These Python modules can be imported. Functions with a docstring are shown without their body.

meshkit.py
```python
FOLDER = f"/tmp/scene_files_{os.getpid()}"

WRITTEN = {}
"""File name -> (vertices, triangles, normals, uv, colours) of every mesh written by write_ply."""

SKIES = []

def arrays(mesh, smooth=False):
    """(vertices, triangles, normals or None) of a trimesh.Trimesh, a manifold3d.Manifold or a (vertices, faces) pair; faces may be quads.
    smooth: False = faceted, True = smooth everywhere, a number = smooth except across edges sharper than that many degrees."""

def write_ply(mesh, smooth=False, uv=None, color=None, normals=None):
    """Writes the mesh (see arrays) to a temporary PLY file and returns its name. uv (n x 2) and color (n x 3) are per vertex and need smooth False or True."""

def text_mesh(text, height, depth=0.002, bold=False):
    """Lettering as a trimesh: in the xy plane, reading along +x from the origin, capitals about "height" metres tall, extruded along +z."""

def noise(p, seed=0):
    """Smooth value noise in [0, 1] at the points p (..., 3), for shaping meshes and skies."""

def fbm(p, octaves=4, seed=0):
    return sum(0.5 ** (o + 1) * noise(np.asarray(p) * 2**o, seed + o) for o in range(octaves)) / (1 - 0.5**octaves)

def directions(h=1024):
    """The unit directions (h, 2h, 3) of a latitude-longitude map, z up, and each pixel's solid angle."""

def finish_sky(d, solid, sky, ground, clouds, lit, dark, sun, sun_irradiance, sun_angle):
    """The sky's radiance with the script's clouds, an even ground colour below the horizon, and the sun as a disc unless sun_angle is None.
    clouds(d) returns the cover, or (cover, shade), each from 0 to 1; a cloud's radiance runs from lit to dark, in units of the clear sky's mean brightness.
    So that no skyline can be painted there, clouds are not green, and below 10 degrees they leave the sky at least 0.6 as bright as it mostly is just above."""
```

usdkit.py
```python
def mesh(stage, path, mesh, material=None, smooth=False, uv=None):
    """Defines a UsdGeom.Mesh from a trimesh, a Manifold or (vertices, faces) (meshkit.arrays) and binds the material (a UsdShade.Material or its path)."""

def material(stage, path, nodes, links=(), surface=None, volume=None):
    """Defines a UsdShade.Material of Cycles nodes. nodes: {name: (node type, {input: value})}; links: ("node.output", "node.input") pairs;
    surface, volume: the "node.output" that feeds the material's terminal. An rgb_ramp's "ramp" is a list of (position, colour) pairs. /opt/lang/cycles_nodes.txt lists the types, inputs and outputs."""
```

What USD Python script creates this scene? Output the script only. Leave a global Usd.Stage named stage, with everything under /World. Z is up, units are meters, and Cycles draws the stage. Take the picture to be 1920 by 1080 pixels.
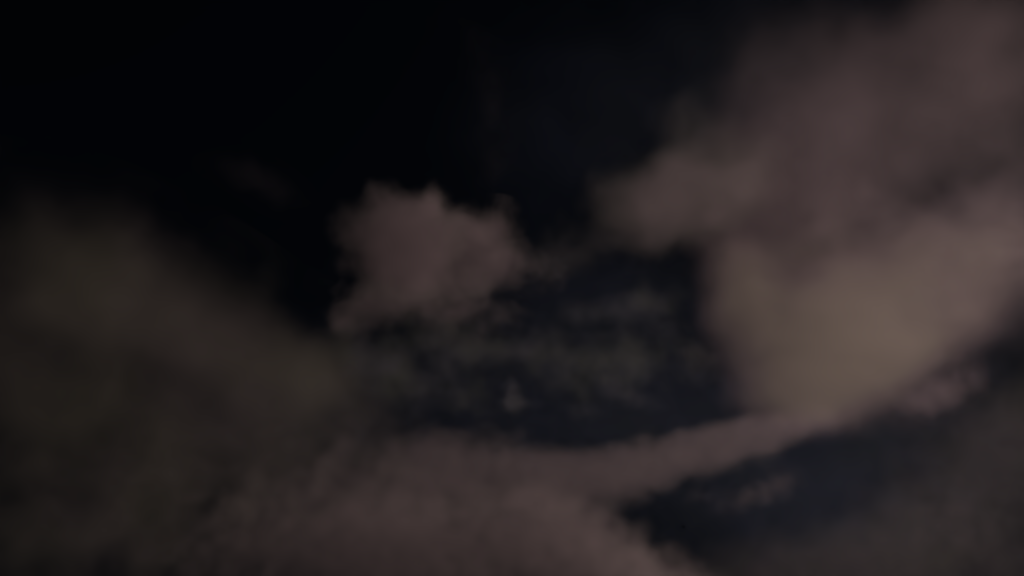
import math
import numpy as np
from scipy.ndimage import gaussian_filter
from scipy.spatial.transform import Rotation
from pxr import Usd, UsdGeom, UsdLux, UsdShade, Gf, Sdf
import usdkit

stage = Usd.Stage.CreateInMemory()
UsdGeom.SetStageUpAxis(stage, UsdGeom.Tokens.z)
UsdGeom.SetStageMetersPerUnit(stage, 1.0)
UsdGeom.Xform.Define(stage, '/World')
UsdGeom.Scope.Define(stage, '/World/Looks')

# ---------------------------------------------------------------- camera
PITCH = math.radians(40.0)                    # a phone held up towards the night sky
EYE = np.array([0.0, 0.0, 1.6])
HALF_TAN = math.tan(math.radians(62.0 / 2))   # half the horizontal field of view
W, H = 1920.0, 1080.0
RIGHT = np.array([1.0, 0.0, 0.0])
FORWARD = np.array([0.0, math.cos(PITCH), math.sin(PITCH)])
UP = np.array([0.0, -math.sin(PITCH), math.cos(PITCH)])
cam = UsdGeom.Camera.Define(stage, '/World/camera')
cam.CreateFocalLengthAttr(18.0 / HALF_TAN)
cam.CreateHorizontalApertureAttr(36.0)
cam.CreateVerticalApertureAttr(36.0 * 9 / 16)
cam.CreateClippingRangeAttr(Gf.Vec2f(0.1, 60000.0))
cam.CreateExposureAttr(0.0)
m = Gf.Matrix4d()
for r_, v_ in enumerate((RIGHT, UP, -FORWARD)):
    m.SetRow(r_, Gf.Vec4d(*map(float, v_), 0.0))
m.SetRow(3, Gf.Vec4d(*EYE, 1.0))
cam.AddTransformOp().Set(m)

# ---------------------------------------------------------------- moon and night sky
MOON = Rotation.from_rotvec(-UP * math.radians(46)).apply(FORWARD)
MOON = MOON + 0.15 * UP
MOON /= np.linalg.norm(MOON)
sky_mat = usdkit.material(stage, '/World/Looks/night_sky', {
    'sky': ('sky_texture', {'sky_type': 'single_scattering', 'sun_disc': False,
                            'sun_elevation': math.asin(MOON[2]), 'sun_rotation': math.atan2(MOON[0], MOON[1])}),
    'bg': ('background_shader', {'strength': 0.0007}),
}, [('sky.color', 'bg.color')], surface='bg.background')
dome = UsdLux.DomeLight.Define(stage, '/World/sky')
UsdShade.MaterialBindingAPI.Apply(dome.GetPrim()).Bind(sky_mat)
dome.GetPrim().SetCustomDataByKey('kind', 'structure')
moon = UsdLux.DistantLight.Define(stage, '/World/moon')
moon.CreateNormalizeAttr(True)
moon.CreateIntensityAttr(0.29)
moon.CreateAngleAttr(0.5)
moon.CreateColorAttr(Gf.Vec3f(1.0, 0.76, 0.68))
q, _ = Rotation.align_vectors([MOON], [[0, 0, 1]])
qq = q.as_quat()
moon.AddOrientOp().Set(Gf.Quatf(float(qq[3]), *map(float, qq[:3])))


# ---------------------------------------------------------------- clouds
def at(px, py, altitude):
    d = FORWARD + RIGHT * HALF_TAN * (px / (W / 2) - 1) + UP * HALF_TAN * (1 - py / (H / 2)) * H / W
    t = (altitude - EYE[2]) / d[2]
    return EYE + d * t, np.linalg.norm(d) * t, d / np.linalg.norm(d)


def ellipsoid(px, py, rx, ry, turn=0.0, weight=1.0, deep=None, alt=1500.0):
    p, dist, d = at(px, py, alt)
    x = np.cross(d, UP); x /= np.linalg.norm(x)
    y = np.cross(x, d)
    a = math.radians(turn)
    x2, y2 = x * math.cos(a) + y * math.sin(a), -x * math.sin(a) + y * math.cos(a)
    px_size = dist * HALF_TAN / (W / 2) * float(d @ FORWARD)
    deep = 1.1 * math.sqrt(rx * ry) if deep is None else deep
    return p, np.stack([x2, y2, -d], 1), np.array([rx, ry, deep]) * px_size, weight


def surface_net(f, lo, step, level):
    """Closed surface f = level on a regular grid, one vertex per crossed cell."""
    f = np.pad(f, 1, constant_values=level - 1.0)
    inside = f > level
    n = np.array(f.shape)
    c = inside[:-1, :-1, :-1].astype(int)
    cnt = sum(inside[i:n[0] - 1 + i, j:n[1] - 1 + j, k:n[2] - 1 + k].astype(int) for i in (0, 1) for j in (0, 1) for k in (0, 1))
    cells = (cnt > 0) & (cnt < 8)
    ids = -np.ones(cells.shape, int)
    idx = np.argwhere(cells)
    ids[cells] = np.arange(len(idx))
    acc, num = np.zeros((len(idx), 3)), np.zeros((len(idx), 1))
    for ax in range(3):
        o = [b for b in range(3) if b != ax]
        for u in (0, 1):
            for v in (0, 1):
                a = np.zeros(3, int); a[o[0]], a[o[1]] = u, v
                b = a.copy(); b[ax] = 1
                A, B = idx + a, idx + b
                fa, fb = f[tuple(A.T)], f[tuple(B.T)]
                cross = (fa > level) != (fb > level)
                t = np.where(cross, (level - fa) / np.where(fb == fa, 1, fb - fa), 0)
                acc += np.where(cross[:, None], A + (B - A) * t[:, None], 0)
                num += cross[:, None]
    verts = lo + (acc / num - 1) * step
    faces = []
    for ax in range(3):
        o1, o2 = (ax + 1) % 3, (ax + 2) % 3
        s0 = [slice(None)] * 3; s0[ax] = slice(0, -1)
        s1 = [slice(None)] * 3; s1[ax] = slice(1, None)
        a, b = inside[tuple(s0)], inside[tuple(s1)]
        e = np.argwhere(a != b)
        flip = a[tuple(e.T)]
        d1, d2 = np.eye(3, dtype=int)[o1], np.eye(3, dtype=int)[o2]
        quad = np.stack([ids[tuple((e - d1 - d2).T)], ids[tuple((e - d2).T)], ids[tuple(e.T)], ids[tuple((e - d1).T)]], 1)
        quad = np.where(flip[:, None], quad, quad[:, ::-1])
        faces.append(quad)
    faces = np.vstack(faces)
    return verts, np.vstack([faces[:, [0, 1, 2]], faces[:, [0, 2, 3]]])


def cloud(name, label, blobs, alt=1500.0, tau=2.0, thick=None, lo=0.10, hi=0.45, amp=0.5, size=220.0, detail=5.0, rough=0.55,
          color=(0.95, 0.93, 0.93), core=None, other=None, g=0.5, group=None, skin=True):
    """One cloud: a lumpy closed mesh filled with droplets whose density follows its lobes, frayed by noise.
    blobs: (px, py, rx, ry, turn, weight[, deep])"""
    E = [ellipsoid(*b[:6], *(b[6:7] or (None,)), alt=alt) for b in blobs]
    centre = np.mean([e[0] for e in E], 0)
    # lobes on a grid -> the mesh
    reach = [np.abs(e[1]) @ e[2] for e in E]
    lo_c = np.min([e[0] - r for e, r in zip(E, reach)], 0) - centre
    hi_c = np.max([e[0] + r for e, r in zip(E, reach)], 0) - centre
    step = float(max(hi_c - lo_c)) / 70
    n = np.ceil((hi_c - lo_c) / step).astype(int) + 1
    grid = np.stack(np.meshgrid(*[lo_c[k] + step * np.arange(n[k]) for k in range(3)], indexing='ij'), -1)
    f = np.zeros(n)
    for p, R, s, w in E:
        r = np.linalg.norm(((grid - (p - centre)) @ R) / s, axis=-1)
        f += w * np.maximum(1 - r, 0)
    level = max(lo - 0.15 * amp, 0.06)
    v, t = surface_net(gaussian_filter(np.pad(f, 6), 2.2), lo_c - 6 * step, step, 0.8 * level)
    # droplets
    if thick is None:
        thick = float(np.median([e[2][2] for e in E])) * 1.2
    nodes = {'co': ('texture_coordinate', {}),
             'noise': ('noise_texture', {'scale': 1.0 / size, 'detail': detail, 'roughness': rough, 'distortion': 0.3}),
             'off': ('mapping', {'mapping_type': 'point', 'location': tuple(centre * 1.0)}),
             'fray': ('map_range', {'from_min': 0.25, 'from_max': 0.75, 'to_min': -amp / 2, 'to_max': amp / 2}),
             'vol': ('principled_volume', {'color': color, 'anisotropy': g})}
    links = [('co.object', 'off.vector'), ('off.vector', 'noise.vector'), ('noise.fac', 'fray.value')]
    last = 'fray.result'
    for k, (p, R, s, w) in enumerate(E):
        e = Rotation.from_matrix(R).as_euler('xyz')
        nodes[f'lobe{k}'] = ('mapping', {'mapping_type': 'texture', 'location': tuple(p - centre), 'rotation': tuple(e), 'scale': tuple(s)})
        nodes[f'ball{k}'] = ('gradient_texture', {'gradient_type': 'spherical'})
        nodes[f'sum{k}'] = ('math', {'math_type': 'multiply_add', 'value2': w})
        links += [('co.object', f'lobe{k}.vector'), (f'lobe{k}.vector', f'ball{k}.vector'), (f'ball{k}.fac', f'sum{k}.value1'), (last, f'sum{k}.value3')]
        last = f'sum{k}.value'
    nodes['edge'] = ('map_range', {'range_type': 'smoothstep', 'from_min': lo, 'from_max': hi, 'to_min': 0.0, 'to_max': tau / thick})
    links += [(last, 'edge.value'), ('edge.result', 'vol.density')]
    if core is not None:      # the thick heart of the cloud scatters a little warmer than its thin rim
        nodes['heart'] = ('map_range', {'range_type': 'smoothstep', 'from_min': lo + 0.12 * (hi - lo), 'from_max': lo + 0.75 * (hi - lo), 'to_min': 0.0, 'to_max': 1.0})
        nodes['tint'] = ('mix_color', {'a': color, 'b': core})
        links += [(last, 'heart.value'), ('heart.result', 'tint.fac'), ('tint.result', 'vol.color')]
    elif other is not None:   # patches of another faint tint
        nodes['patch'] = ('noise_texture', {'scale': 0.6 / size, 'detail': 2.0, 'roughness': 0.5})
        nodes['spread'] = ('map_range', {'range_type': 'smoothstep', 'from_min': 0.4, 'from_max': 0.6, 'to_min': 0.0, 'to_max': 1.0})
        nodes['tint'] = ('mix_color', {'a': color, 'b': other})
        links += [('off.vector', 'patch.vector'), ('patch.fac', 'spread.value'), ('spread.result', 'tint.fac'), ('tint.result', 'vol.color')]
    surface = None
    if skin:   # the faint outermost droplets
        nodes |= {'clear': ('transparent_bsdf', {'color': (1, 1, 1)}), 'mist': ('diffuse_bsdf', {'color': color}),
                  'thin': ('math', {'math_type': 'multiply', 'value2': 0.001}), 'skin': ('mix_closure', {})}
        links += [('noise.fac', 'thin.value1'), ('thin.value', 'skin.fac'), ('clear.BSDF', 'skin.closure1'), ('mist.BSDF', 'skin.closure2')]
        surface = 'skin.closure'
    mat = usdkit.material(stage, f'/World/Looks/{name}', nodes, links, surface=surface, volume='vol.volume')
    mesh = usdkit.mesh(stage, f'/World/{name}', (v, t), mat, smooth=True)
    mesh.AddTranslateOp().Set(Gf.Vec3d(*map(float, centre)))
    prim = mesh.GetPrim()
    prim.SetCustomDataByKey('label', label)
    prim.SetCustomDataByKey('category', 'cloud')
    prim.SetCustomDataByKey('kind', 'thing' if skin else 'stuff')
    if group:
        prim.SetCustomDataByKey('group', group)
    return mesh


PINK, ROSE, STRAW, GREY = (0.95, 0.84, 0.89), (0.95, 0.80, 0.88), (0.95, 0.90, 0.78), (0.90, 0.90, 0.82)
OLIVE, SLATE, NAVY = (0.84, 0.93, 0.74), (0.80, 0.84, 0.95), (0.46, 0.58, 1.0)

# the puffy one alone in the dark gap
cloud('puffy_cloud', 'small puffy cloud with a crisp ragged top in the middle of the dark gap', [
    (725, 455, 125, 130, 0, .85), (820, 465, 150, 125, 0, .85), (930, 480, 80, 110, 0, .42), (690, 575, 110, 80, 30, .42), (790, 550, 150, 85, 0, .36),
    (806, 375, 34, 58, 5, .55), (1000, 505, 90, 65, -30, .36), (870, 590, 180, 85, 0, .23), (635, 600, 60, 55, 30, .4), (945, 425, 55, 75, 0, .32)],
    tau=.82, lo=.10, hi=.76, amp=.55, size=110, detail=4.0, color=(.93, .88, .86), core=ROSE)
# the bright bank
cloud('cloud_bank', 'brightest cloud, straw coloured and smooth, widening towards the right edge', [
    (1530, 660, 230, 210, 30, .8), (1640, 620, 290, 210, 30, .7), (1780, 530, 320, 200, 25, .36), (1960, 470, 280, 210, 20, .30), (1470, 740, 160, 80, 12, .6),
    (1405, 590, 140, 175, 0, .9), (1375, 540, 105, 120, 0, .5), (1335, 468, 110, 80, 10, .4), (1570, 715, 200, 115, 25, .5), (1720, 430, 440, 240, 20, .34), (1490, 470, 240, 140, 15, .55), (1750, 640, 180, 65, 30, .5)],
    tau=.77, lo=.10, hi=1.4, amp=.50, size=180, detail=5.0, color=ROSE, core=STRAW)
cloud('cloud_bank_001', 'wide pinkish cloud bank filling the upper right corner above the brightest cloud', [
    (1480, 180, 260, 210, 40, .65), (1720, 180, 320, 200, 30, .5), (1900, 120, 260, 240, 30, .4), (1480, 330, 300, 190, 15, .6), (1700, 350, 360, 200, 25, .32),
    (1900, 320, 260, 240, 0, .2), (1430, 405, 200, 110, 10, .6), (1740, 60, 220, 120, 20, .4)],
    tau=.22, lo=.04, hi=.9, amp=.46, size=150, color=PINK, core=ROSE)
cloud('cloud_bank_002', 'dim brown cloud lobe reaching left from the upper right bank towards the puffy cloud', [
    (1215, 350, 150, 90, 15, .7), (1340, 340, 170, 120, 15, .8), (1160, 425, 150, 100, 0, .35), (1262, 424, 140, 80, 0, .6), (1300, 230, 120, 110, 30, .35), (1060, 480, 110, 75, 0, .28)],
    tau=.38, lo=.06, hi=1.0, amp=.5, size=130, color=GREY, core=PINK)
# lower left and bottom
cloud('cloud_bank_003', 'large dim grey brown cloud sloping down across the lower left of the sky', [
    (80, 470, 400, 200, -30, .34), (330, 600, 360, 190, -30, .6), (560, 730, 320, 150, -35, .6), (60, 680, 360, 300, 0, .58), (380, 850, 380, 240, -20, .52), (150, 1000, 420, 270, 0, .48), (610, 700, 180, 100, -40, .35)],
    tau=.80, lo=.04, hi=1.2, amp=.52, size=230, detail=4.0, rough=.5, color=(.91, .92, .74), other=(.92, .86, .84))
cloud('cloud_bank_004', 'long pinkish cloud bank along the bottom with a crisp scalloped upper rim', [
    (680, 900, 280, 150, 0, .55), (900, 888, 230, 106, -5, .75), (1080, 903, 190, 88, 0, .9), (1230, 865, 180, 72, 10, .9), (1370, 830, 170, 64, 12, .85), (1480, 798, 190, 52, 16, .7), (520, 1020, 360, 200, 0, .55),
    (850, 1030, 330, 170, 0, .8), (1100, 1030, 240, 130, -25, .8), (1260, 1110, 230, 105, -25, .75),
    (830, 806, 60, 34, 0, .4), (905, 812, 55, 34, 0, .45), (978, 814, 42, 30, 0, .5), (1040, 834, 34, 24, 0, .4), (1205, 826, 34, 24, 0, .5), (1265, 812, 40, 24, 10, .4), (1345, 798, 44, 24, 12, .35)],
    thick=385.0, tau=.55, lo=.12, hi=.7, amp=.48, size=95, detail=4.0, rough=.5, color=(.93, .87, .86), core=(.95, .83, .88))
# lower right
cloud('cloud_bank_005', 'dim grey cloud bank in the lower right corner below the bright cloud', [
    (1850, 870, 300, 200, 25, .52), (1740, 980, 240, 150, 15, .40), (1940, 800, 200, 150, 30, .45), (1490, 1095, 320, 130, 8, 1.0), (1850, 1060, 340, 200, 0, .5), (1620, 1030, 200, 120, 15, .36)],
    tau=.085, lo=.04, hi=.7, amp=.5, size=100, color=GREY, other=PINK)
cloud('puffy_cloud_001', 'small pink cloud knot under the lower rim of the bright cloud on the right', [
    (1735, 752, 80, 56, 20, .7), (1795, 728, 80, 50, 25, .55)],
    alt=1150.0, tau=.22, lo=.08, hi=.8, amp=.5, size=50, color=ROSE)
cloud('cloud_shred', 'small slanting cloud shred alone in the dark lower right gap', [
    (1385, 940, 75, 38, 20, .5), (1455, 912, 75, 42, 25, .6), (1310, 925, 60, 36, 10, .3)],
    alt=1150.0, tau=.17, lo=.06, hi=.8, amp=.5, size=40, color=PINK)
# shreds in the dark hollow
cloud('mottled_cloud', 'mottled dark cloud spread through the hollow below the puffy cloud', [
    (1140, 580, 140, 42, 5, .55), (1222, 568, 85, 60, 0, .5), (830, 645, 140, 80, -15, .6), (1000, 655, 170, 60, 0, .5),
    (1200, 655, 130, 70, 10, .5), (1110, 705, 200, 65, 0, .4), (860, 735, 170, 60, -8, .42), (715, 690, 140, 80, -35, .75)],
    alt=1350.0, tau=.29, lo=.04, hi=.9, amp=.62, size=70, detail=4.0, rough=.5, color=OLIVE, other=SLATE)
cloud('puffy_cloud_002', 'tiny upright pale cloud puff low in the dark hollow', [
    (957, 738, 30, 46, 0, .7), (978, 757, 48, 24, 0, .5)], alt=1150.0, tau=.28, lo=.05, hi=.9, amp=.5, size=35, color=SLATE)
cloud('cloud_shred_001', 'small flat cloud shred above the scalloped rim of the bottom bank', [
    (1165, 742, 60, 30, -15, .6), (1215, 755, 60, 28, 0, .5), (1095, 774, 46, 28, 0, .5)], alt=1150.0, tau=.21, lo=.05, hi=.9, amp=.5, size=32, color=SLATE)
cloud('puffy_cloud_003', 'grey lumpy cloud at the right end of the dark hollow against the bright cloud', [
    (1306, 678, 56, 64, 20, .75)],
    alt=1150.0, tau=.25, lo=.06, hi=.9, amp=.55, size=36, color=GREY)
cloud('cloud_wisp', 'barely visible thin upright wisp high above the puffy cloud', [
    (890, 90, 60, 90, 25, .45), (925, 190, 50, 110, 5, .6), (925, 300, 55, 90, -10, .5)],
    tau=.03, lo=.04, hi=.9, amp=.6, size=60, color=PINK)
cloud('cloud_wisp_001', 'barely visible brownish cloud patch left of the puffy cloud', [
    (500, 345, 110, 55, -30, .7), (440, 320, 90, 40, -10, .4)], tau=.04, lo=.04, hi=.9, amp=.5, size=70, color=PINK)
cloud('thin_cloud_veil', 'thinnest dark bluish veil of cloud behind all the other clouds', [
    (1100, 700, 800, 330, 0, .8, 400), (1500, 880, 700, 330, 0, .8, 400), (1300, 200, 620, 360, 20, .75, 400), (1800, 500, 500, 500, 0, .6, 400), (700, 880, 700, 380, 0, .7, 400), (1480, 980, 300, 150, 10, .5, 300), (1080, 540, 420, 180, 0, .5, 300), (1000, 230, 260, 260, 0, .4, 300)],
    alt=2600.0, tau=.115, lo=.05, hi=1.4, amp=.5, size=200, color=(0.54, 0.68, 0.90), other=NAVY, skin=False)
